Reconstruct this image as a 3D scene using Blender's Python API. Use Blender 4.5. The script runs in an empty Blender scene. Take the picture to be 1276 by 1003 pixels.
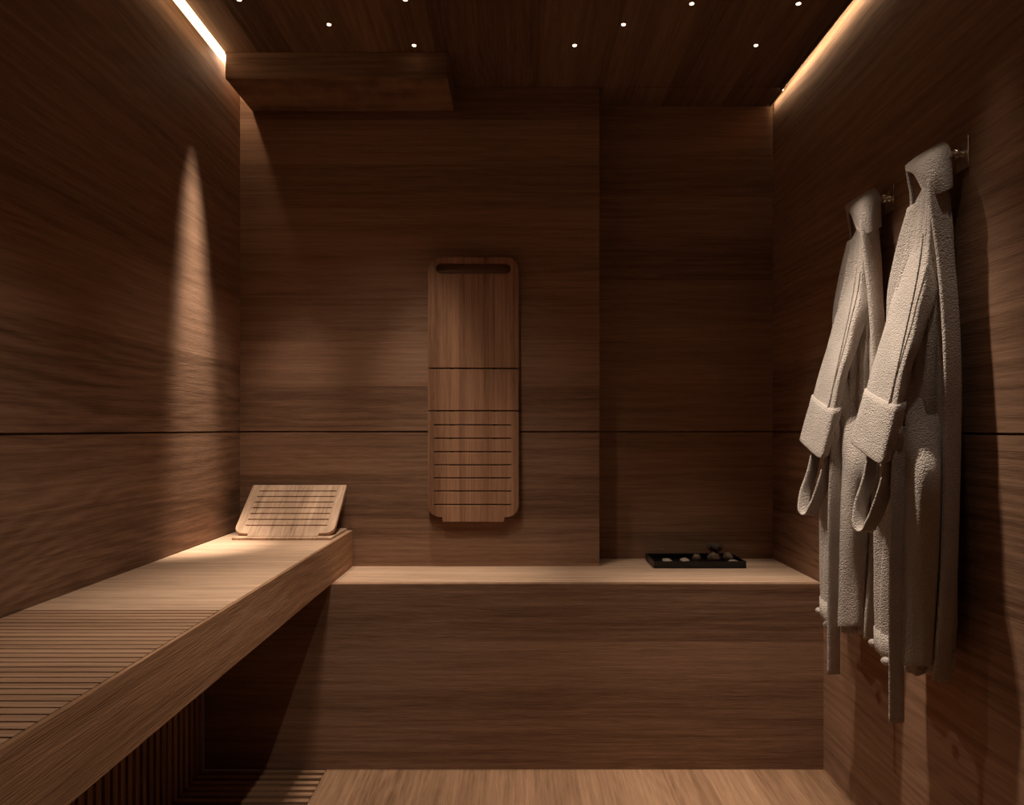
import bpy, bmesh, math, random
from mathutils import Vector, noise
random.seed(7)
C = bpy.context.scene
col = C.collection
F = 886.0; VX = 642.0; VY = 534.5; CZ = 1.12          # focal length in pixels, vanishing point, eye height
PI = math.pi

# ------------------------------------------------------------------ helpers
def tag(o, label=None, cat=None, group=None, kind=None):
    if label: o['label'] = label
    if cat: o['category'] = cat
    if group: o['group'] = group
    if kind: o['kind'] = kind
    return o

def link(name, bm, mat, parent=None, smooth=False, bevel=0, seg=2):
    me = bpy.data.meshes.new(name)
    bmesh.ops.recalc_face_normals(bm, faces=bm.faces)
    bm.to_mesh(me); bm.free()
    o = bpy.data.objects.new(name, me); col.objects.link(o)
    for m in (mat if isinstance(mat, list) else [mat]): me.materials.append(m)
    if smooth:
        for p in me.polygons: p.use_smooth = True
    if bevel:
        b = o.modifiers.new('bevel', 'BEVEL'); b.width = bevel; b.segments = seg
        b.limit_method = 'ANGLE'; b.angle_limit = math.radians(40)
    if parent: o.parent = parent
    return o

def empty(name, loc=(0, 0, 0)):
    o = bpy.data.objects.new(name, None); col.objects.link(o); o.location = loc
    o.empty_display_size = .05
    return o

def box(bm, x0, x1, y0, y1, z0, z1):
    v = [bm.verts.new((x, y, z)) for z in (z0, z1) for y in (y0, y1) for x in (x0, x1)]
    for f in ((0,1,3,2), (4,6,7,5), (0,4,5,1), (2,3,7,6), (0,2,6,4), (1,5,7,3)):
        bm.faces.new([v[i] for i in f])

def boxes(*bs):
    bm = bmesh.new()
    for b in bs: box(bm, *b)
    return bm

def prism(bm, outline, holes, d0, d1, put):
    """outline / holes in the (u, v) plane, thickness d0..d1 along w; put(u, v, w) gives the point"""
    t = bmesh.new()
    es = []
    for lp in [outline] + holes:
        vs = [t.verts.new((u, v, 0)) for u, v in lp]
        es += [t.edges.new((vs[i], vs[(i+1) % len(vs)])) for i in range(len(vs))]
    bmesh.ops.triangle_fill(t, edges=es, use_beauty=True)
    tris = [[tuple(v.co[:2]) for v in f.verts] for f in t.faces]
    t.free()
    cache = {}
    def vert(u, v, w):
        k = (round(u, 6), round(v, 6), round(w, 6))
        if k not in cache: cache[k] = bm.verts.new(put(u, v, w))
        return cache[k]
    for tr in tris:
        bm.faces.new([vert(u, v, d1) for u, v in tr])
        bm.faces.new([vert(u, v, d0) for u, v in reversed(tr)])
    for lp in [outline] + holes:
        n = len(lp)
        for i in range(n):
            a, b = lp[i], lp[(i+1) % n]
            bm.faces.new([vert(*a, d0), vert(*b, d0), vert(*b, d1), vert(*a, d1)])

def lathe(bm, prof, axis, org, n=24):
    """prof: (radius, along) pairs; axis: 'x', 'z'"""
    rings = []
    for r, h in prof:
        ring = []
        for i in range(n):
            a = 2*PI*i/n; c, s = math.cos(a)*r, math.sin(a)*r
            p = (h, c, s) if axis == 'x' else (c, s, h)
            ring.append(bm.verts.new((org[0]+p[0], org[1]+p[1], org[2]+p[2])))
        rings.append(ring)
    for a, b in zip(rings, rings[1:]):
        for i in range(n):
            bm.faces.new([a[i], a[(i+1) % n], b[(i+1) % n], b[i]])
    bm.faces.new(rings[0]); bm.faces.new(list(reversed(rings[-1])))

def at(px, py, D):                                    # a pixel of the photograph at distance D -> point in the room
    return Vector(((px-VX)*D/F, D, CZ+(VY-py)*D/F))

# ------------------------------------------------------------------ materials
def mat_base(name):
    m = bpy.data.materials.new(name); m.use_nodes = True
    nt = m.node_tree; nt.nodes.clear()
    out = nt.nodes.new('ShaderNodeOutputMaterial'); b = nt.nodes.new('ShaderNodeBsdfPrincipled')
    nt.links.new(b.outputs[0], out.inputs[0])
    return m, nt, b

def srgb(r, g, b):
    f = lambda c: (c/255/12.92) if c/255 <= .04045 else ((c/255+.055)/1.055)**2.4
    return (f(r), f(g), f(b), 1)

def wood(name, grain, across, base=(120, 80, 55), board=.16, tone=.46, rough=.68, length=4000.0, ring=1.0, seed=0.0, bump=.25):
    """grain: axis index the fibres run along; across: axis the boards are stacked along (metres, object space)"""
    m, nt, bs = mat_base(name)
    N, L = nt.nodes.new, nt.links.new
    tc = N('ShaderNodeTexCoord'); sp = N('ShaderNodeSeparateXYZ'); L(tc.outputs['Object'], sp.inputs[0])
    third = 3-grain-across
    def math_(op, a, b=None, c=None):
        n = N('ShaderNodeMath'); n.operation = op
        for i, v in enumerate((a, b, c)):
            if v is None: continue
            if isinstance(v, (int, float)): n.inputs[i].default_value = v
            else: L(v, n.inputs[i])
        return n.outputs[0]
    g, a, t = sp.outputs[grain], sp.outputs[across], sp.outputs[third]
    a = math_('ADD', a, seed*.37)
    # board number, staggered joints
    row = math_('FLOOR', math_('DIVIDE', a, board))
    wn = N('ShaderNodeTexWhiteNoise'); wn.noise_dimensions = '1D'; L(math_('ADD', row, seed+3.3), wn.inputs['W'])
    cell = math_('FLOOR', math_('ADD', math_('DIVIDE', g, length), wn.outputs['Value']))
    wn2 = N('ShaderNodeTexWhiteNoise'); wn2.noise_dimensions = '2D'
    cv = N('ShaderNodeCombineXYZ'); L(row, cv.inputs[0]); L(cell, cv.inputs[1]); L(cv.outputs[0], wn2.inputs['Vector'])
    rnd = wn2.outputs['Value']
    def vec(gs, as_, off):
        c = N('ShaderNodeCombineXYZ')
        L(math_('MULTIPLY', g, gs), c.inputs[0]); L(math_('MULTIPLY', a, as_), c.inputs[1])
        L(math_('ADD', math_('MULTIPLY', rnd, 17.0), math_('MULTIPLY', t, 9.0)), c.inputs[2])
        return c.outputs[0]
    def ns(v, scale, det, ro=.55, dist=0):
        n = N('ShaderNodeTexNoise'); n.inputs['Scale'].default_value = scale; n.inputs['Detail'].default_value = det
        n.inputs['Roughness'].default_value = ro; n.inputs['Distortion'].default_value = dist; L(v, n.inputs['Vector']); return n.outputs['Fac']
    broad = ns(vec(.7, 12, 0), 1.0, 3, .5)                # soft tonal bands
    streak = ns(vec(2.6, 95, 0), 1.0, 4, .6)            # grain streaks
    fine = ns(vec(16, 480, 0), 1.0, 2, .6)                # pores
    warp = ns(vec(.9, 3.2, 0), 1.0, 2, .5, .3)
    w = math_('SINE', math_('MULTIPLY', math_('ADD', math_('MULTIPLY', a, 26.0), math_('MULTIPLY', warp, 9.0)), 6.283))
    ringv = math_('MULTIPLY', w, ring*.07)
    val = math_('ADD', math_('MULTIPLY', math_('SUBTRACT', rnd, .5), tone),
          math_('ADD', math_('MULTIPLY', math_('SUBTRACT', broad, .5), .7),
          math_('ADD', math_('MULTIPLY', math_('SUBTRACT', streak, .5), .95),
          math_('ADD', math_('MULTIPLY', math_('SUBTRACT', fine, .5), .7), ringv))))
    val = math_('ADD', val, .5)
    cr = N('ShaderNodeValToRGB'); e = cr.color_ramp.elements
    bc = srgb(*base)
    lo = tuple(c*k for c, k in zip(bc, (.48, .44, .41, 1))); hi = tuple(min(1, c*k) for c, k in zip(bc, (1.5, 1.55, 1.62, 1)))
    e[0].position = 0.05; e[0].color = (*lo[:3], 1); e[1].position = .95; e[1].color = (*hi[:3], 1)
    md = cr.color_ramp.elements.new(.5); md.color = bc
    L(val, cr.inputs[0]); L(cr.outputs[0], bs.inputs['Base Color'])
    bs.inputs['Roughness'].default_value = rough
    bs.inputs['Specular IOR Level'].default_value = .14
    bp = N('ShaderNodeBump'); bp.inputs['Strength'].default_value = bump; bp.inputs['Distance'].default_value = .004
    L(math_('ADD', math_('MULTIPLY', streak, .35), math_('MULTIPLY', fine, .9)), bp.inputs['Height'])
    L(bp.outputs[0], bs.inputs['Normal'])
    return m

def plain(name, c, rough=.5, metal=0, spec=.5):
    m, nt, b = mat_base(name)
    b.inputs['Base Color'].default_value = srgb(*c); b.inputs['Roughness'].default_value = rough
    b.inputs['Metallic'].default_value = metal; b.inputs['Specular IOR Level'].default_value = spec
    n = nt.nodes.new('ShaderNodeTexNoise'); n.inputs['Scale'].default_value = 60
    bp = nt.nodes.new('ShaderNodeBump'); bp.inputs['Strength'].default_value = .04; bp.inputs['Distance'].default_value = .002
    nt.links.new(n.outputs['Fac'], bp.inputs['Height']); nt.links.new(bp.outputs[0], b.inputs['Normal'])
    return m

def glow(name, c, s):
    m = bpy.data.materials.new(name); m.use_nodes = True; nt = m.node_tree; nt.nodes.clear()
    o = nt.nodes.new('ShaderNodeOutputMaterial'); e = nt.nodes.new('ShaderNodeEmission')
    e.inputs[0].default_value = (*c, 1); e.inputs[1].default_value = s; nt.links.new(e.outputs[0], o.inputs[0]); return m

def terry(name, c, bump=1.0):
    m, nt, b = mat_base(name)
    N, L = nt.nodes.new, nt.links.new
    tc = N('ShaderNodeTexCoord')
    n1 = N('ShaderNodeTexNoise'); n1.inputs['Scale'].default_value = 210; n1.inputs['Detail'].default_value = 3; n1.inputs['Roughness'].default_value = .7
    v = N('ShaderNodeTexVoronoi'); v.inputs['Scale'].default_value = 280
    n2 = N('ShaderNodeTexNoise'); n2.inputs['Scale'].default_value = 14; n2.inputs['Detail'].default_value = 3
    for n in (n1, v, n2): L(tc.outputs['Object'], n.inputs['Vector'])
    ad = N('ShaderNodeMath'); ad.operation = 'SUBTRACT'; L(n1.outputs['Fac'], ad.inputs[0]); L(v.outputs['Distance'], ad.inputs[1])
    cr = N('ShaderNodeValToRGB'); bc = srgb(*c)
    cr.color_ramp.elements[0].color = tuple(x*.82 for x in bc[:3])+(1,); cr.color_ramp.elements[1].color = tuple(min(1, x*1.12) for x in bc[:3])+(1,)
    cr.color_ramp.elements[0].position = .3; cr.color_ramp.elements[1].position = .7
    mx = N('ShaderNodeMath'); mx.operation = 'MULTIPLY_ADD'; L(n2.outputs['Fac'], mx.inputs[0]); mx.inputs[1].default_value = .5
    ml = N('ShaderNodeMath'); ml.operation = 'MULTIPLY'; L(n1.outputs['Fac'], ml.inputs[0]); ml.inputs[1].default_value = .5
    L(ml.outputs[0], mx.inputs[2]); L(mx.outputs[0], cr.inputs[0]); L(cr.outputs[0], b.inputs['Base Color'])
    b.inputs['Roughness'].default_value = .95; b.inputs['Specular IOR Level'].default_value = .1
    b.inputs['Sheen Weight'].default_value = .15
    bp = N('ShaderNodeBump'); bp.inputs['Strength'].default_value = bump; bp.inputs['Distance'].default_value = .0024
    L(ad.outputs[0], bp.inputs['Height']); L(bp.outputs[0], b.inputs['Normal'])
    return m

WALLC = (138, 105, 82)
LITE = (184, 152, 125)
M = {}
M['wall_x'] = wood('wood_wall_back', 0, 2, WALLC, board=.165, seed=1, ring=.5)
M['wall_y'] = wood('wood_wall_side', 1, 2, WALLC, board=.21, seed=2, ring=1.2, bump=.2)
M['ceil'] = wood('wood_ceiling', 1, 0, (118, 90, 70), board=.12, seed=3, ring=.6)
M['floor'] = wood('wood_floor', 1, 0, (152, 116, 88), board=.14, seed=4, ring=.8)
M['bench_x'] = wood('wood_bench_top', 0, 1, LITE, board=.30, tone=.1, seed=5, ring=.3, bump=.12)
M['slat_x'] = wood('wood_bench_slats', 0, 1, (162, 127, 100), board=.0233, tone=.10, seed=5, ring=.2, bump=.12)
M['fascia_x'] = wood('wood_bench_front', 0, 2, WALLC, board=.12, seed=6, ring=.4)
M['fascia_y'] = wood('wood_bench_fascia', 1, 2, (158, 120, 90), board=.9, seed=7, ring=1.2, bump=.5)
M['slat_z'] = wood('wood_wall_slats', 2, 1, WALLC, board=.036, tone=.2, seed=8)
M['rest_z'] = wood('wood_backrest', 2, 0, (150, 110, 83), board=.022, tone=.42, seed=9, ring=.2, bump=.1)
M['rest_lite'] = wood('wood_headrest', 2, 0, LITE, board=.034, tone=.12, seed=10, ring=.2, bump=.1)
M['dark'] = plain('dark_gap', (22, 13, 9), .9)
M['chrome'] = plain('brushed_nickel', (245, 235, 218), .26, 1)
M['black'] = plain('black_lacquer', (9, 8, 8), .35)
M['robe'] = terry('robe_terry', (190, 177, 166))
M['led'] = glow('led_diffuser', (1.0, .70, .42), 2.4)
M['led_hidden'] = glow('led_hidden', (1.0, .78, .54), 17.0)
M['led_corner'] = glow('led_corner', (1.0, .74, .50), 55.0)
M['star'] = glow('star_lens', (1.0, .72, .42), 9.0)
M['bronze'] = plain('bronze_trim', (90, 55, 32), .35, .6)

# ------------------------------------------------------------------ room dimensions
XL, XR = -1.024, 1.0144
DR, DP = 2.80, 2.646
ZC = 2.392
YF = -1.0
ZJ = 1.1095                                           # height of the shadow joint in the panelling
G = .0028
PX = .3135                                            # right edge of the projecting panel
BZ, BY = .6095, 2.339                                 # back bench
SZ, SX = .7445, -.6045                                # side bench
SB = .6102

def S(o): return tag(o, kind='structure')

# side walls: lower board, upper board, dark joint between them; they run on above the ceiling to close the cove
LOW = .602
bm = boxes((XL-.06, XL, YF, DP+.02, SZ-.02, ZJ-G), (XL-.06, XL, YF, DP+.02, ZJ+G, 2.56), (XL-.06, XL-.012, YF, DP+.02, ZJ-G, ZJ+G))
S(link('wall_left', bm, M['wall_y']))
bm = boxes((XR, XR+.06, YF, DR+.02, 0, ZJ-G), (XR, XR+.06, YF, DR+.02, ZJ+G, 2.56), (XR+.012, XR+.06, YF, DR+.02, ZJ-G, ZJ+G))
S(link('wall_right', bm, M['wall_y']))
bm = boxes((XL-.06, PX, DP, DR, BZ-.02, ZJ-G), (XL-.06, PX, DP, DR, ZJ+G, 2.56), (XL-.06, PX-.012, DP+.012, DR, ZJ-G, ZJ+G))
S(link('wall_back', bm, M['wall_x'], bevel=.0012))
bm = boxes((PX-.1, XR+.06, DR, DR+.06, BZ-.02, ZJ-G), (PX-.1, XR+.06, DR, DR+.06, ZJ+G, 2.56), (PX-.1, XR+.06, DR+.012, DR+.06, ZJ-G, ZJ+G))
M['wall_rec'] = wood('wood_wall_recess', 0, 2, WALLC, board=.165, seed=11, ring=.5)
S(link('wall_recess', bm, M['wall_rec']))
S(link('wall_front', boxes((XL-.06, XR+.06, YF-.06, YF, 0, 2.56)), M['wall_x']))

# vertical battens on the left wall under the side bench, and the floor grille that meets them
P = .036
bm = bmesh.new()
box(bm, XL-.06, XL-.008, YF, BY, -.06, SZ-.02)
k = 0
y = BY-.004
while y > -.6:
    box(bm, XL-.008, XL, y-P*.58, y, .0, SB+.01)
    y -= P
S(link('wall_left_battens', bm, M['slat_z']))
GX = -.62
bm = boxes((GX, XR+.02, YF, BY+.02, -.06, 0))
S(link('floor', bm, M['floor']))
bm = bmesh.new()
box(bm, XL-.0078, GX, YF, BY+.02, -.06, -.028)
y = BY-.004
while y > -.6:
    box(bm, XL, GX-.002, y-P*.52, y, -.026, 0)
    y -= P
for xx in (XL+.06, -.80, GX-.03): box(bm, xx, xx+.018, YF, BY, -.0285, -.0255)
M['grille'] = wood('wood_floor_grille', 0, 1, (152, 116, 88), board=.036, tone=.2, seed=12)
S(link('floor_grille', bm, M['grille']))

# ceiling slab with open coves along both sides
CL, CR = -.979, .990
bm = boxes((CL, CR, YF, DP, ZC, ZC+.006), (CL, .998, DP, DR, ZC-.002, ZC+.006))
S(link('ceiling', bm, M['ceil']))
S(link('ceiling_upper', boxes((XL-.06, XR+.06, YF, DR+.06, 2.55, 2.60)), M['ceil']))
# dropped box over the side bench end
SFY = 2.401
soffit = link('trim_1', boxes((CL, -.228, SFY, DP, 2.303, ZC)), M['wall_x'], bevel=.0015)
S(soffit)

# LED profiles in the coves
o = empty('led_strip_light', (CL, 1.0, ZC)); tag(o, 'bright continuous warm light strip under the ceiling edge along the left wall', 'strip light')
d = link('diffuser', boxes((CL-.008, CL-.0005, YF+.05, SFY-.002, ZC-.036, ZC)), M['led'], o); d.location = -o.location
h = link('housing', boxes((CL-.010, CL-.0005, YF+.04, SFY-.002, ZC+.0002, ZC+.016)), M['bronze'], o); h.location = -o.location
o = empty('led_strip_light', (CR, 1.0, ZC)); tag(o, 'concealed warm light strip washing the top of the right wall', 'strip light')
d = link('diffuser', boxes((.9885, .9900, YF+.05, DP, ZC-.016, ZC+.004), (.9966, .9975, DP+.001, DR-.02, ZC-.012, ZC+.004)), M['led_hidden'], o); d.location = -o.location
h = link('housing', boxes((.9850, .9884, YF+.05, DP, ZC-.018, ZC-.0002), (.9940, .9965, DP+.001, DR-.02, ZC-.014, ZC-.0022)), M['ceil'], o); h.location = -o.location
o = empty('led_strip_light', (-.95, 2.5, ZC+.006)); tag(o, 'short concealed warm light glowing behind the ceiling box in the left corner', 'strip light')
d = link('diffuser', boxes((-1.0225, -1.010, 2.43, 2.635, ZC+.028, ZC+.031)), M['led_corner'], o); d.location = -o.location
h = link('housing', boxes((-1.0235, -1.008, 2.425, 2.64, ZC+.0312, ZC+.04)), M['bronze'], o); h.location = -o.location

# ------------------------------------------------------------------ benches
b = empty('sauna_bench', (0, BY, 0)); tag(b, 'wide low wooden bench across the back wall with a solid plank front', 'bench')
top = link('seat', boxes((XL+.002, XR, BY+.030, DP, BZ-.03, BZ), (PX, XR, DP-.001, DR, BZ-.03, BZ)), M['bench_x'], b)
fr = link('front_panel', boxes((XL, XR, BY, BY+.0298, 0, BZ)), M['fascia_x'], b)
for c in (top, fr): c.location = -b.location

b = empty('sauna_bench', (SX, 1.2, 0)); tag(b, 'long raised wooden bench along the left wall with slatted near half', 'bench')
yb = -.6; SD = 1.475
parts = []
FX = SX-.008
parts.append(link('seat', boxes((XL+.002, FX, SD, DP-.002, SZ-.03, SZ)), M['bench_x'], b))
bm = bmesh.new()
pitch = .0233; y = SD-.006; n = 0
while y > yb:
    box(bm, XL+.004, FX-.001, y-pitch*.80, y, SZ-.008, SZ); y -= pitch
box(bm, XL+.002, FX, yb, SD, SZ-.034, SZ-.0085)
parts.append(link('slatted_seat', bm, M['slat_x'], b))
parts.append(link('fascia', boxes((FX, SX, yb, DP-.002, SB, SZ)), M['fascia_y'], b, bevel=.0015))
parts.append(link('underside', boxes((XL+.002, FX, yb, BY, SB+.012, SB+.03)), M['fascia_y'], b))
for c in parts: c.location = -b.location

# ------------------------------------------------------------------ reclining backrest on the back wall
def arc(cx, cy, r, a0, a1, n=8):
    return [(cx+r*math.cos(math.radians(a0+(a1-a0)*i/n)), cy+r*math.sin(math.radians(a0+(a1-a0)*i/n))) for i in range(n+1)]
def pill(u0, u1, v0, v1, n=6):
    r = (v1-v0)/2; vm = (v0+v1)/2
    return arc(u1-r, vm, r, -90, 90, n) + arc(u0+r, vm, r, 90, 270, n)

RD = DP-.032                                          # front face of the rest
s = RD/F
U = lambda px: (px-VX)*s
V = lambda py: CZ+(VY-py)*s
put = lambda u, v, w: (u, RD+w, v)
rest = empty('wall_backrest', (U(590), RD, V(650)))
tag(rest, 'tall folding wooden backrest with handle slot and lower slots fixed to the back wall', 'backrest')
def rp(name, outline, holes, w0=0, w1=.022):
    bm = bmesh.new(); prism(bm, outline, holes, w0, w1, put)
    o = link(name, bm, M['rest_z'], rest, bevel=.0022); o.location = -rest.location; return o
x0, x1 = U(533), U(646.5)
r = .045
up = [(x0, V(458.3)), (x1, V(458.3))] + arc(x1-r, V(320)-r, r, 0, 90) + arc(x0+r, V(320)-r, r, 90, 180)
rp('upper_panel', up, [pill(U(543), U(636.5), V(341), V(327.5))])
rp('middle_panel', [(x0, V(511.2)), (x1, V(511.2)), (x1, V(460)), (x0, V(460))], [])
tb = V(644.5)
lo = arc(x0+r, tb+r, r, 180, 262) + [(U(551), tb), (U(551.5), V(650.3)), (U(628), V(650.3)), (U(628.5), tb)] + arc(x1-r, tb+r, r, 278, 360) + [(x1, V(512.8)), (x0, V(512.8))]
slots = [pill(U(540.5), U(637), V(y)-.0022, V(y)+.0022, 3) for y in (529.5, 546.2, 563, 579.3, 595.7, 612, 628.8)]
rp('slotted_panel', lo, slots)
bm = boxes((U(560), U(566), RD+.0221, DP-.0005, V(640), V(350)), (U(613), U(619), RD+.0221, DP-.0005, V(640), V(350)))
c = link('wall_batten', bm, M['dark'], rest); c.location = -rest.location

# ------------------------------------------------------------------ headrest on the side bench
hr = empty('sauna_headrest', (-.79, 2.42, SZ)); tag(hr, 'slanted slotted wooden headrest on a thin base board at the end of the side bench', 'headrest')
bm = boxes((-.958, -.622, 2.400, 2.628, SZ+.0003, SZ+.009))
c = link('base_board', bm, M['rest_lite'], hr, bevel=.002); c.location = -hr.location
A = Vector((0, 2.428, SZ+.014)); B = Vector((0, 2.622, .914))
dv = (B-A); Ln = dv.length; dv.normalize(); nv = Vector((0, dv.z, -dv.y))   # pointing down / back
put2 = lambda u, v, w: (u, A.y+dv.y*v+nv.y*w, A.z+dv.z*v+nv.z*w)
u0, u1 = -.966, -.622
r = .032
ou = arc(u0+r, .008+r, r, 180, 258) + [(u0+.050, .008), (u0+.052, -.006), (u1-.052, -.006), (u1-.050, .008)] + arc(u1-r, .008+r, r, 282, 360) + [(u1, Ln), (u0, Ln)]
sl = [pill(u0+.030, u1-.030, v-.0022, v+.0022, 3) for v in [.045+i*.0285 for i in range(7)]]
bm = bmesh.new(); prism(bm, ou, sl, 0, .014, put2)
M['rest_h'] = M['rest_lite']
c = link('slotted_board', bm, M['rest_h'], hr, bevel=.0016); c.location = -hr.location
for ux in (u0+.05, u1-.07):
    bm = bmesh.new()
    a_ = put2(0, .06, .0145); b_ = put2(0, .21, .0145)
    vs = []
    for x in (ux, ux+.02):
        vs.append([bm.verts.new((x, *a_[1:])), bm.verts.new((x, a_[1]+.01, SZ+.0092)), bm.verts.new((x, b_[1]+.01, SZ+.0092)), bm.verts.new((x, *b_[1:]))])
    bm.faces.new(vs[0]); bm.faces.new(list(reversed(vs[1])))
    for i in range(4): bm.faces.new([vs[0][i], vs[0][(i+1) % 4], vs[1][(i+1) % 4], vs[1][i]])
    c = link('support', bm, M['rest_lite'], hr); c.location = -hr.location

# ------------------------------------------------------------------ tray
tx0, tx1, ty0, ty1 = .508, .846, 2.602, 2.775
t = link('tray', bmesh.new(), M['black'])
bm = bmesh.new()
box(bm, tx0, tx1, ty0, ty1, BZ+.0003, BZ+.006)
for a in ((tx0, tx1, ty0, ty0+.006), (tx0, tx1, ty1-.006, ty1), (tx0, tx0+.006, ty0+.006, ty1-.006), (tx1-.006, tx1, ty0+.006, ty1-.006)):
    box(bm, *a, BZ+.006, BZ+.026)
bm.to_mesh(t.data); bm.free()
tag(t, 'black rectangular tray standing on the back bench in the recess', 'tray')
bv = t.modifiers.new('bevel', 'BEVEL'); bv.width = .0012; bv.segments = 2; bv.limit_method = 'ANGLE'

def pebble(name, cx, cy, cz, rx, ry, rz, mat, rough=.25, seed=0, rot=0):
    bm = bmesh.new(); bmesh.ops.create_icosphere(bm, subdivisions=3, radius=1)
    for v in bm.verts:
        p = v.co.copy(); k = 1+rough*(noise.noise(p*1.6+Vector((seed*3.1, seed, 0))))
        v.co = Vector((p.x*rx*k, p.y*ry*k, p.z*rz*k))
    o = link(name, bm, mat, smooth=True); o.location = (cx, cy, cz); o.rotation_euler.z = rot
    return o
stone = plain('brown_stone', (96, 74, 56), .8); pale = plain('pale_stone', (150, 135, 118), .5); pod = plain('dark_pod', (52, 38, 26), .9)
tz = BZ+.006
gp = 'small stones on the black tray'
for (px, w, lab, mt, dy, hz) in (
    (831, .024, 'small flat pale stone at the left end of the black tray', pale, 2.66, .010),
    (853, .022, 'small pale stone second from the left on the black tray', pale, 2.655, .011),
    (868, .019, 'brown stone left of the heap on the black tray', stone, 2.69, .016),
    (890, .030, 'largest brown stone under the dark seed pod on the black tray', stone, 2.685, .022),
    (907, .022, 'greenish brown stone right of the heap on the black tray', stone, 2.69, .018),
    (914, .020, 'small flat pale stone at the right end of the black tray', pale, 2.645, .009)):
    x = (px-VX)*dy/F
    o = pebble('stone', x, dy, tz+hz*1.03, w, w*.8, hz, mt, .22, px, px)
    tag(o, lab, 'stone', gp)
# knobbly seed pod resting on the heap
pd = empty('seed_pod', ((891-VX)*2.69/F, 2.69, tz+.039)); tag(pd, 'dark knobbly seed pod on top of the stones in the black tray', 'seed pod')
bm = bmesh.new(); bmesh.ops.create_icosphere(bm, subdivisions=3, radius=1)
for v in bm.verts:
    p = v.co; a = math.atan2(p.y, p.x); k = 1+.14*math.sin(a*7+p.z*5)*math.cos(p.z*9)
    v.co = Vector((p.x*.027*k, p.y*.025*k, p.z*.016*k+.018))
link('pod_body', bm, pod, pd, smooth=True)
for i in range(11):
    a = i*2*PI/11; bm = bmesh.new(); bmesh.ops.create_icosphere(bm, subdivisions=1, radius=1)
    for v in bm.verts: v.co = Vector((v.co.x*.009, v.co.y*.005, v.co.z*.004))
    c = link('scale', bm, pod, pd, smooth=True); c.location = (math.cos(a)*.025, math.sin(a)*.023, .016+.008*(i % 2)); c.rotation_euler = (0, -.5, a)

# ------------------------------------------------------------------ ceiling star lights
stars = [(298, -1, 'star light nearest the left light strip at the top edge'), (410, 30, 'star light above the left half of the ceiling box'),
         (505, -1, 'star light at the top edge, left of the room centre'), (516, 56, 'star light touching the right end of the ceiling box'),
         (716, 56, 'star light near the back wall, just left of the recess'), (777, 30, 'star light in front of the left edge of the recess'),
         (862, 4, 'star light at the top edge above the middle of the recess'), (942, 56, 'star light nearest the back right corner'),
         (995, 4, 'star light nearest the right light strip')]
first = None
for px, py, lab in stars:
    D = (ZC-CZ)*F/(VY-py); x = (px-VX)*D/F
    if D > SFY-.01: D = SFY-.03
    if first is None:
        e0 = empty('ceiling_light')
        bm = bmesh.new(); lathe(bm, [(.0105, 0), (.0105, -.0015), (.0075, -.002), (.0068, -.0008)], 'z', (0, 0, 0), 20); k0 = link('trim_ring', bm, M['bronze'], e0)
        bm = bmesh.new(); lathe(bm, [(.0065, -.001), (.0065, -.0022), (.005, -.0032), (.002, -.0038)], 'z', (0, 0, 0), 16); k1 = link('lens', bm, M['star'], e0, smooth=True)
        first = e0; e = e0
    else:
        e = first.copy(); col.objects.link(e)
        for ch in (k0, k1):
            c = ch.copy(); col.objects.link(c); c.parent = e
    e.location = (x, D, ZC); tag(e, 'tiny round warm ' + lab, 'ceiling light', 'tiny star lights in the ceiling')

# ------------------------------------------------------------------ robe hooks
HY = 1.608; HZ = CZ+(VY-191)*1.60/F
def hook(dy, lab):
    e = empty('robe_hook', (XR, HY+dy, HZ)); tag(e, lab, 'hook', 'robe hooks on the right wall')
    link('wall_plate', boxes((-.004, -.0002, -.022, .022, -.036, .036)), M['chrome'], e, bevel=.001)
    bm = bmesh.new(); lathe(bm, [(.0085, -.004), (.0075, -.008), (.006, -.034), (.006, -.042)], 'x', (0, 0, 0), 20); link('peg', bm, M['chrome'], e, smooth=False)
    bm = bmesh.new(); lathe(bm, [(.005, -.011), (.0105, -.013), (.0125, -.0185), (.0105, -.024), (.005, -.026)], 'x', (0, 0, 0), 24); link('knob', bm, M['chrome'], e, smooth=True)
    bm = bmesh.new(); lathe(bm, [(.006, -.040), (.009, -.041), (.0095, -.044), (.007, -.047), (.003, -.048)], 'x', (0, 0, 0), 20); link('end_cap', bm, M['chrome'], e, smooth=True)
SHIFT = .312
hook(0, 'brushed metal square wall hook holding the near bathrobe')
hook(SHIFT, 'brushed metal square wall hook holding the far bathrobe, nearer the back bench')

# ------------------------------------------------------------------ bathrobes
def smoothstep(a, b, x):
    t = max(0, min(1, (x-a)/(b-a))); return t*t*(3-2*t)
def lerp_table(tab, z):
    """tab sorted by z descending: (z, values...)"""
    if z >= tab[0][0]: return tab[0][1:]
    for a, b in zip(tab, tab[1:]):
        if z >= b[0]:
            k = (a[0]-z)/(a[0]-b[0]); k = k*k*(3-2*k)*.4+k*.6
            return tuple(p+(q-p)*k for p, q in zip(a[1:], b[1:]))
    return tab[-1][1:]

def loft(rings, close_ends=True):
    bm = bmesh.new(); R = [[bm.verts.new(p) for p in r] for r in rings]
    n = len(R[0])
    for a, b in zip(R, R[1:]):
        for i in range(n): bm.faces.new([a[i], a[(i+1) % n], b[(i+1) % n], b[i]])
    if close_ends:
        for r_, rev in ((R[0], 1), (R[-1], 0)):
            c = bm.verts.new(sum((v.co for v in r_), Vector())/n)
            for i in range(n):
                f = [r_[i], r_[(i+1) % n], c]
                bm.faces.new(f if rev else list(reversed(f)))
    return bm

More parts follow.
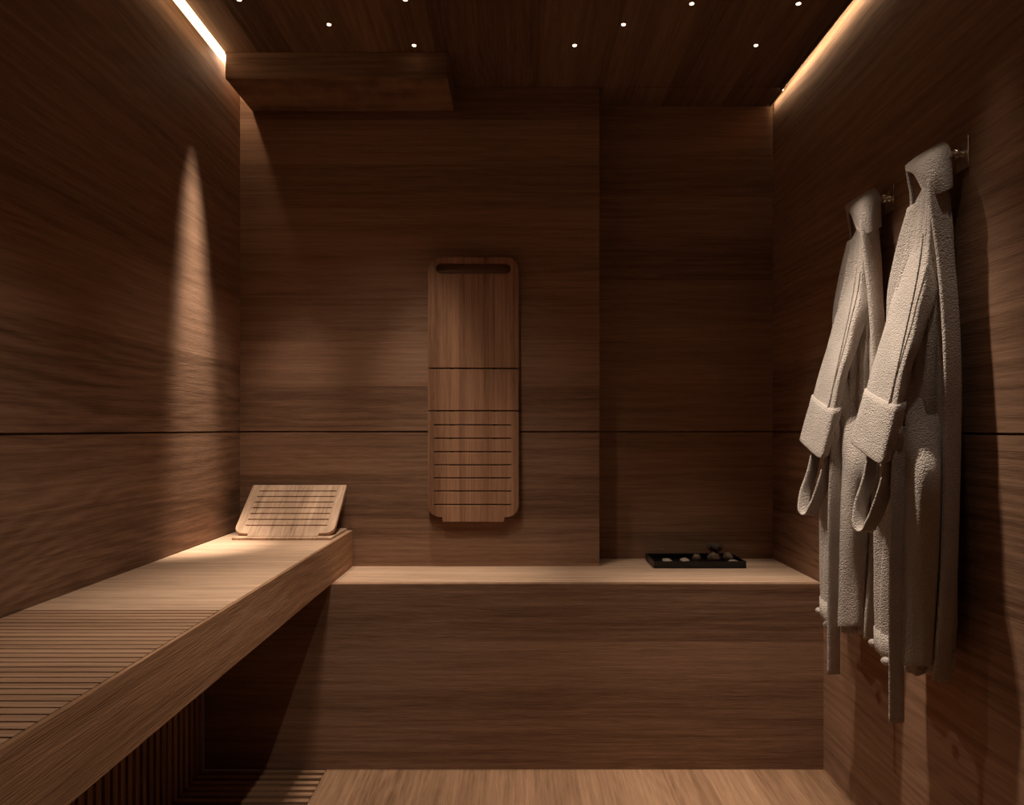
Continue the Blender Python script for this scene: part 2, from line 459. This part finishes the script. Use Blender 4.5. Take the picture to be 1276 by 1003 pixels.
def strap(name, pts, width, wdir, th, mat, parent, sub=6):
    """a flat band along pts; wdir(i) = direction of its width"""
    P_ = []
    n = len(pts)
    for i in range(n-1):                               # catmull-rom
        p0, p1, p2, p3 = pts[max(0, i-1)], pts[i], pts[i+1], pts[min(n-1, i+2)]
        for k in range(sub):
            t = k/sub
            P_.append(.5*((2*p1)+(-p0+p2)*t+(2*p0-5*p1+4*p2-p3)*t*t+(-p0+3*p1-3*p2+p3)*t**3))
    P_.append(pts[-1])
    rings = []
    for i, p in enumerate(P_):
        tg = (P_[min(i+1, len(P_)-1)]-P_[max(i-1, 0)]).normalized()
        f = i/(len(P_)-1)
        w = wdir(f).normalized() if callable(wdir) else wdir.normalized()
        w = (w-tg*w.dot(tg)).normalized(); nrm = tg.cross(w)
        ww = width(f) if callable(width) else width
        tt = th(f) if callable(th) else th
        ring = []
        m = 16
        for k in range(m):
            a = 2*PI*k/m; ca, sa = math.cos(a), math.sin(a)
            ring.append(p+w*(abs(ca)**.5*(1 if ca >= 0 else -1))*ww/2+nrm*(abs(sa)**.7*(1 if sa >= 0 else -1))*tt/2)
        rings.append(ring)
    return link(name, loft(rings), mat, parent, smooth=True)

robe = empty('bathrobe', (XR-.045, HY, HZ)); tag(robe, 'pale grey terry bathrobe hanging on the hook nearer the camera', 'bathrobe', 'bathrobes on the right wall')
RP = []
# body: a closed, pleated tube.  columns: z, x_centre, y_centre, half x, half y, fold depth, twist
zt = lambda y, D=1.66: CZ+(VY-y)*D/F
body = [
 (zt(204, 1.62), .970, 1.644, .010, .016, .000),
 (zt(228, 1.62), .967, 1.642, .018, .028, .001),
 (zt(250), .966, 1.645, .024, .045, .002),
 (zt(300), .964, 1.650, .030, .062, .004),
 (zt(360), .958, 1.652, .038, .075, .006),
 (zt(430), .954, 1.652, .043, .082, .008),
 (zt(500), .952, 1.652, .046, .084, .009),
 (zt(545), .952, 1.654, .043, .082, .009),
 (zt(590), .946, 1.656, .050, .090, .011),
 (zt(680), .940, 1.662, .056, .098, .012),
 (zt(760), .938, 1.664, .057, .100, .013),
 (.588,    .934, 1.664, .054, .098, .009),
]
N_ = 140; rings = []
zs = []
z = body[0][0]
while z > .588: zs.append(z); z -= .009
zs.append(.588)
for z in zs:
    cx, cy, hx, hy, fd = lerp_table(body, z)
    ring = []
    for i in range(N_):
        a = 2*PI*i/N_
        ca, sa = math.cos(a), math.sin(a)
        e = .72
        x = (abs(ca)**e)*(1 if ca >= 0 else -1); y = (abs(sa)**e)*(1 if sa >= 0 else -1)
        f = fd*(math.sin(a*5+.8+z*1.1)+.55*math.sin(a*11+2.1-z*1.6)+.35*math.sin(a*17+z*3))
        f += fd*.6*noise.noise(Vector((ca*2, sa*2, z*3)))
        if x > 0: f *= .35
        px_, py_ = cx+x*(hx+f), cy+y*(hy+f*.9)
        px_ = min(px_, XR-.006)
        ring.append(Vector((px_, py_, z+.010*math.sin(a+1)*(1 if z < .7 else 0)*smoothstep(.7, .588, z))))
    rings.append(ring)
bodyo = link('body', loft(rings), M['robe'], robe, smooth=True); RP.append(bodyo)
# hem band
hm = []
for z, g in ((.634, .0003), (.632, .0025), (.600, .003), (.586, .002), (.582, -.002)):
    cx, cy, hx, hy, fd = lerp_table(body, max(z, .588)); ring = []
    src = rings[min(range(len(zs)), key=lambda k: abs(zs[k]-max(z, .588)))]
    for p in src:
        d = Vector((p.x-cx, p.y-cy, 0)); d.normalize()
        q = p+d*g; q.x = min(q.x, XR-.003); q.z = z+(p.z-max(z, .588) if abs(p.z-z) < .02 else 0)
        ring.append(q)
    hm.append(ring)
hem = link('hem', loft(hm), M['robe'], bodyo, smooth=True)

# overlapping front flap: a thick sheet down the camera-facing side, standing off the body
def sheet(name, cols, th, parent, sub=5, mat=None):
    """cols: list of rows; each row a list of points (same count)"""
    def cr(p0, p1, p2, p3, t): return .5*((2*p1)+(-p0+p2)*t+(2*p0-5*p1+4*p2-p3)*t*t+(-p0+3*p1-3*p2+p3)*t**3)
    def dens(pts):
        out = []
        for i in range(len(pts)-1):
            for k in range(sub): out.append(cr(pts[max(0, i-1)], pts[i], pts[i+1], pts[min(len(pts)-1, i+2)], k/sub))
        return out+[pts[-1]]
    rows = [dens(r_) for r_ in cols]
    grid = list(zip(*[dens(list(c_)) for c_ in zip(*rows)]))
    grid = [list(g) for g in grid]
    bm = bmesh.new(); vs = [[bm.verts.new(p) for p in g] for g in grid]
    for a, b_ in zip(vs, vs[1:]):
        for i in range(len(a)-1): bm.faces.new([a[i], a[i+1], b_[i+1], b_[i]])
    o = link(name, bm, mat or M['robe'], parent, smooth=True)
    sm = o.modifiers.new('solid', 'SOLIDIFY'); sm.thickness = th; sm.offset = 0
    bv = o.modifiers.new('bevel', 'BEVEL'); bv.width = th*.35; bv.segments = 3; bv.limit_method = 'ANGLE'; bv.angle_limit = 1.0
    return o

rows = [[at(x, 440, 1.615) for x in (1128, 1136, 1146, 1156, 1165, 1170)], [at(x, 500, 1.598) for x in (1127, 1135, 1146, 1156, 1166, 1172)]]
for py, xs in ((556, (1126, 1134, 1145, 1156, 1166, 1172)), (600, (1124, 1134, 1147, 1160, 1168, 1171)), (680, (1120, 1131, 1146, 1158, 1166, 1169)),
               (760, (1118, 1130, 1144, 1155, 1163, 1165)), (829, (1116, 1128, 1142, 1153, 1159, 1161))):
    ds = (1.60, 1.575, 1.562, 1.556, 1.560, 1.572)
    b_ = .024 if py == 600 else (.014 if py == 680 else 0)
    rows.append([at(x, py-6*j/5*0, d-b_*(1 if 1 < j < 5 else 0)) for j, (x, d) in enumerate(zip(xs, ds))])
RP.append(sheet('front_flap', rows, .009, robe))

# sleeve: loft along a bent arm; hangs in front of the body on the room side
def sleeve(name, secs, cuff_at, n=44):
    """secs: (centre, axis_a vector, axis_b vector)"""
    rings = []
    S_ = 7
    def cr(p0, p1, p2, p3, t): return .5*((2*p1)+(-p0+p2)*t+(2*p0-5*p1+4*p2-p3)*t*t+(-p0+3*p1-3*p2+p3)*t**3)
    dense = []
    for i in range(len(secs)-1):
        q = [secs[max(0, i-1)], secs[i], secs[i+1], secs[min(len(secs)-1, i+2)]]
        for k in range(S_): dense.append(tuple(cr(*[s_[j] for s_ in q], k/S_) for j in range(3)))
    dense.append(secs[-1])
    def mk(c, a_, b_, g=0, e=.42):
        ring = []
        for i in range(n):
            th = 2*PI*i/n; ca, sa = math.cos(th), math.sin(th)
            x = (abs(ca)**e)*(1 if ca >= 0 else -1); y = (abs(sa)**e)*(1 if sa >= 0 else -1)
            f = 1+.05*noise.noise(Vector((c.z*14, math.cos(th)*1.3, math.sin(th)*1.3)))
            p = c+a_*x*f*(1+g/a_.length)+b_*y*f*(1+g/b_.length)
            ring.append(p)
        return ring
    for c, a_, b_ in dense: rings.append(mk(c, a_, b_))
    o = link(name, loft(rings), M['robe'], robe, smooth=True)
    k0 = int(len(dense)*cuff_at)
    cf = [mk(*dense[k0], g=-.002)]+[mk(*dense[k0], g=.0045)]+[mk(*d_, g=.0055) for d_ in dense[k0+1:]]
    last = dense[-1]; low = last[0]+(last[0]-dense[-3][0])*.12
    cf.append(mk(low, last[1], last[2], g=.004)); cf.append(mk(low, last[1], last[2], g=-.006))
    # open mouth
    cf.append(mk(last[0]+(dense[-3][0]-last[0])*.8, last[1], last[2], g=-.010))
    cu = link('cuff', loft(cf), M['robe'], o, smooth=True)
    return o
def sec(pl, pm, pr, dl, dm, dr, py, th=1.0):
    """left silhouette, crease, right silhouette pixels with their depths -> centre and two axes"""
    L_, C_, R_ = at(pl, py[0], dl), at(pm, py[1], dm), at(pr, py[2], dr)
    c = (L_+R_)/2; a_ = (C_-L_)/2; b_ = (R_-C_)/2
    return c, a_, b_
secs = [
 sec(1143, 1158, 1166, 1.70, 1.605, 1.612, (250, 256, 256)),
 sec(1130, 1156, 1172, 1.725, 1.590, 1.600, (300, 310, 308)),
 sec(1116, 1148, 1173, 1.740, 1.575, 1.585, (345, 358, 356)),
 sec(1102, 1137, 1160, 1.745, 1.572, 1.582, (395, 408, 402)),
 sec(1088, 1123, 1141, 1.748, 1.574, 1.584, (445, 460, 455)),
 sec(1075, 1112, 1129, 1.750, 1.578, 1.588, (492, 513, 508)),
 sec(1059, 1097, 1113, 1.752, 1.582, 1.592, (548, 577, 570)),
]
near_sleeve = sleeve('sleeve', secs, .80); RP.append(near_sleeve)
sp_ = [at(1150, 290, 1.600), at(1147, 320, 1.592), at(1140, 360, 1.590), at(1129, 410, 1.589), at(1119, 455, 1.592), at(1108, 503, 1.598)]
strap('seam', sp_, .004, Vector((.2, 1, 0)), .004, M['robe'], near_sleeve)
# other sleeve, between the body and the wall on the far side
secs2 = [(Vector((.960, 1.700, zt(250))), Vector((.016, .01, 0)), Vector((0, .03, 0))),
         (Vector((.965, 1.765, zt(330))), Vector((.018, 0, 0)), Vector((0, .045, 0))),
         (Vector((.968, 1.790, zt(430))), Vector((.020, 0, 0)), Vector((0, .048, 0))),
         (Vector((.970, 1.800, zt(520))), Vector((.022, 0, 0)), Vector((0, .046, 0))),
         (Vector((.970, 1.800, zt(590))), Vector((.022, 0, 0)), Vector((0, .046, 0)))]
RP.append(sleeve('sleeve', secs2, .78))

# shawl collar: hood-like fold over the peg, then two lapel bands
def band(name, pts, w, th, wd): return strap(name, pts, w, wd, th, M['robe'], robe)
rows = [
 [at(1176, 179, 1.640), at(1158, 189, 1.66), at(1143, 198, 1.69), at(1131, 207, 1.72)],
 [at(1181, 184, 1.612), at(1162, 196, 1.60), at(1147, 206, 1.64), at(1132, 213, 1.71)],
 [at(1183, 206, 1.606), at(1170, 214, 1.58), at(1157, 219, 1.595), at(1142, 217, 1.66)],
 [at(1184, 234, 1.604), at(1176, 239, 1.578), at(1166, 243, 1.582), at(1153, 240, 1.61)],
]
RP.append(sheet('collar', rows, .012, robe))
lap = [at(1131, 206, 1.73), at(1133, 222, 1.735), at(1137, 250, 1.735), at(1135, 290, 1.735), at(1128, 330, 1.745)]
RP.append(band('lapel', lap, .036, .010, Vector((.55, .8, 0))))
lap = [at(1166, 226, 1.592), at(1168, 245, 1.586), at(1173, 285, 1.582), at(1179, 330, 1.574), at(1184, 390, 1.562), at(1187, 460, 1.552), at(1187, 530, 1.552), at(1185, 620, 1.552), at(1182, 720, 1.553), at(1176, 800, 1.556), at(1172, 848, 1.56)]
RP.append(band('lapel', lap, lambda f: .046-.004*f, .013, Vector((1, .25, 0))))
# hanging loop over the peg
lp = [Vector((XR-.036, HY+.004, HZ-.030)), Vector((XR-.036, HY-.010, HZ-.008)), Vector((XR-.036, HY, HZ+.0125)), Vector((XR-.036, HY+.010, HZ-.008)), Vector((XR-.036, HY+.004, HZ-.030))]
RP.append(strap('hanging_loop', lp, .007, Vector((1, 0, 0)), .003, M['robe'], robe))

# belt: side loop, drooping bight and the straight tail
bl = [at(1121, 528, 1.600), at(1117, 555, 1.598), at(1106, 600, 1.596), at(1092, 640, 1.60), at(1080, 660, 1.605), at(1071, 655, 1.62), at(1072, 630, 1.64), at(1081, 600, 1.655), at(1087, 570, 1.665), at(1092, 550, 1.67)]
belt = strap('belt', bl, .040, lambda f: Vector((1, .15+.5*f, 0)), .007, M['robe'], robe, 8); RP.append(belt)
tl = [at(1122, 530, 1.594), at(1121, 560, 1.588), at(1118.5, 640, 1.582), at(1117, 740, 1.582), at(1117, 840, 1.583), at(1117, 900, 1.584)]
c = strap('belt_tail', tl, .036, Vector((1, .12, 0)), .008, M['robe'], belt)
lpk = [at(1120, 522, 1.61), at(1121, 530, 1.585), at(1122, 545, 1.583), at(1122, 556, 1.605)]
c = strap('belt_loop', lpk, .014, Vector((1, .1, 0)), .005, M['robe'], robe); RP.append(c)
# rolled corners of the hem on the room side
for px_, py_, d in ((1088, 801, 1.765), (1104, 824, 1.66)):
    bm = bmesh.new(); bmesh.ops.create_icosphere(bm, subdivisions=2, radius=1)
    for v in bm.verts: v.co = Vector((v.co.x*.011, v.co.y*.013, v.co.z*.010))+at(px_, py_, d)
    c = link('hem_knot', bm, M['robe'], robe, smooth=True); RP.append(c)
for o in RP: o.location = -robe.location

def copy_tree(o, parent=None):
    c = o.copy(); col.objects.link(c)
    if parent: c.parent = parent
    for ch in list(o.children): copy_tree(ch, c)
    return c
r2 = copy_tree(robe); r2.location = (robe.location.x, robe.location.y+SHIFT, robe.location.z)
tag(r2, 'pale grey terry bathrobe hanging on the far hook, closer to the back bench')

# ------------------------------------------------------------------ lights
def spot(name, loc, aim, power, size, blend=1.0, color=(1, .86, .72), rad=.015):
    l = bpy.data.lights.new(name, 'SPOT'); l.energy = power; l.spot_size = math.radians(size); l.spot_blend = blend
    l.color = color; l.shadow_soft_size = rad
    o = bpy.data.objects.new(name, l); col.objects.link(o); o.location = loc
    d = Vector(aim)-Vector(loc); o.rotation_euler = d.to_track_quat('-Z', 'Y').to_euler(); return o
ZL = ZC-.012
spot('spot_back_wash', (-.35, 1.50, ZL), (-.42, 2.45, .6), 26, 74, rad=.05)
spot('spot_back_left', (-.335, 2.36, ZL), (-.33, 2.48, .6), 54, 36)
spot('spot_back_right', (.799, 2.34, ZL), (.70, 2.41, .6), 44, 34)
spot('spot_left_wall', (-.90, 2.25, ZL), (-1.02, 2.28, .95), 265, 20, rad=.05)
spot('spot_headrest', (-.78, 2.32, ZL), (-.82, 2.50, .74), 42, 32)
spot('spot_robes', (.50, 1.82, ZL), (.84, 1.66, .28), 54, 60, 1)
spot('spot_robe_front', (.86, 1.44, ZL), (.93, 1.56, .9), 9, 30)
spot('spot_side_bench', (-.46, 1.42, ZL), (-.64, 1.46, .7), 34, 36)
spot('spot_floor_left', (-.44, 1.85, ZL), (.05, 2.0, 0), 68, 68, rad=.05)
spot('spot_floor_right', (.46, 1.86, ZL), (.94, 1.78, .05), 74, 54)
spot('spot_entry', (.02, .70, ZL), (-.60, 1.12, .7), 46, 66)

w = bpy.data.worlds.new('world'); C.world = w; w.use_nodes = True
w.node_tree.nodes['Background'].inputs[0].default_value = (.05, .03, .02, 1); w.node_tree.nodes['Background'].inputs[1].default_value = .2

# ------------------------------------------------------------------ camera
cd = bpy.data.cameras.new('camera'); cam = bpy.data.objects.new('camera', cd); col.objects.link(cam)
cam.location = (0, 0, CZ); cam.rotation_euler = (PI/2, 0, 0)
cd.sensor_width = 36; cd.sensor_fit = 'HORIZONTAL'; cd.lens = F/1276*36
cd.shift_x = (638-VX)/1276; cd.shift_y = (VY-501.5)/1276
cd.clip_start = .02
C.camera = cam
C.view_settings.view_transform = 'Standard'; C.view_settings.look = 'None'
C.view_settings.exposure = .08; C.view_settings.gamma = 1; C.view_settings.use_curve_mapping = False
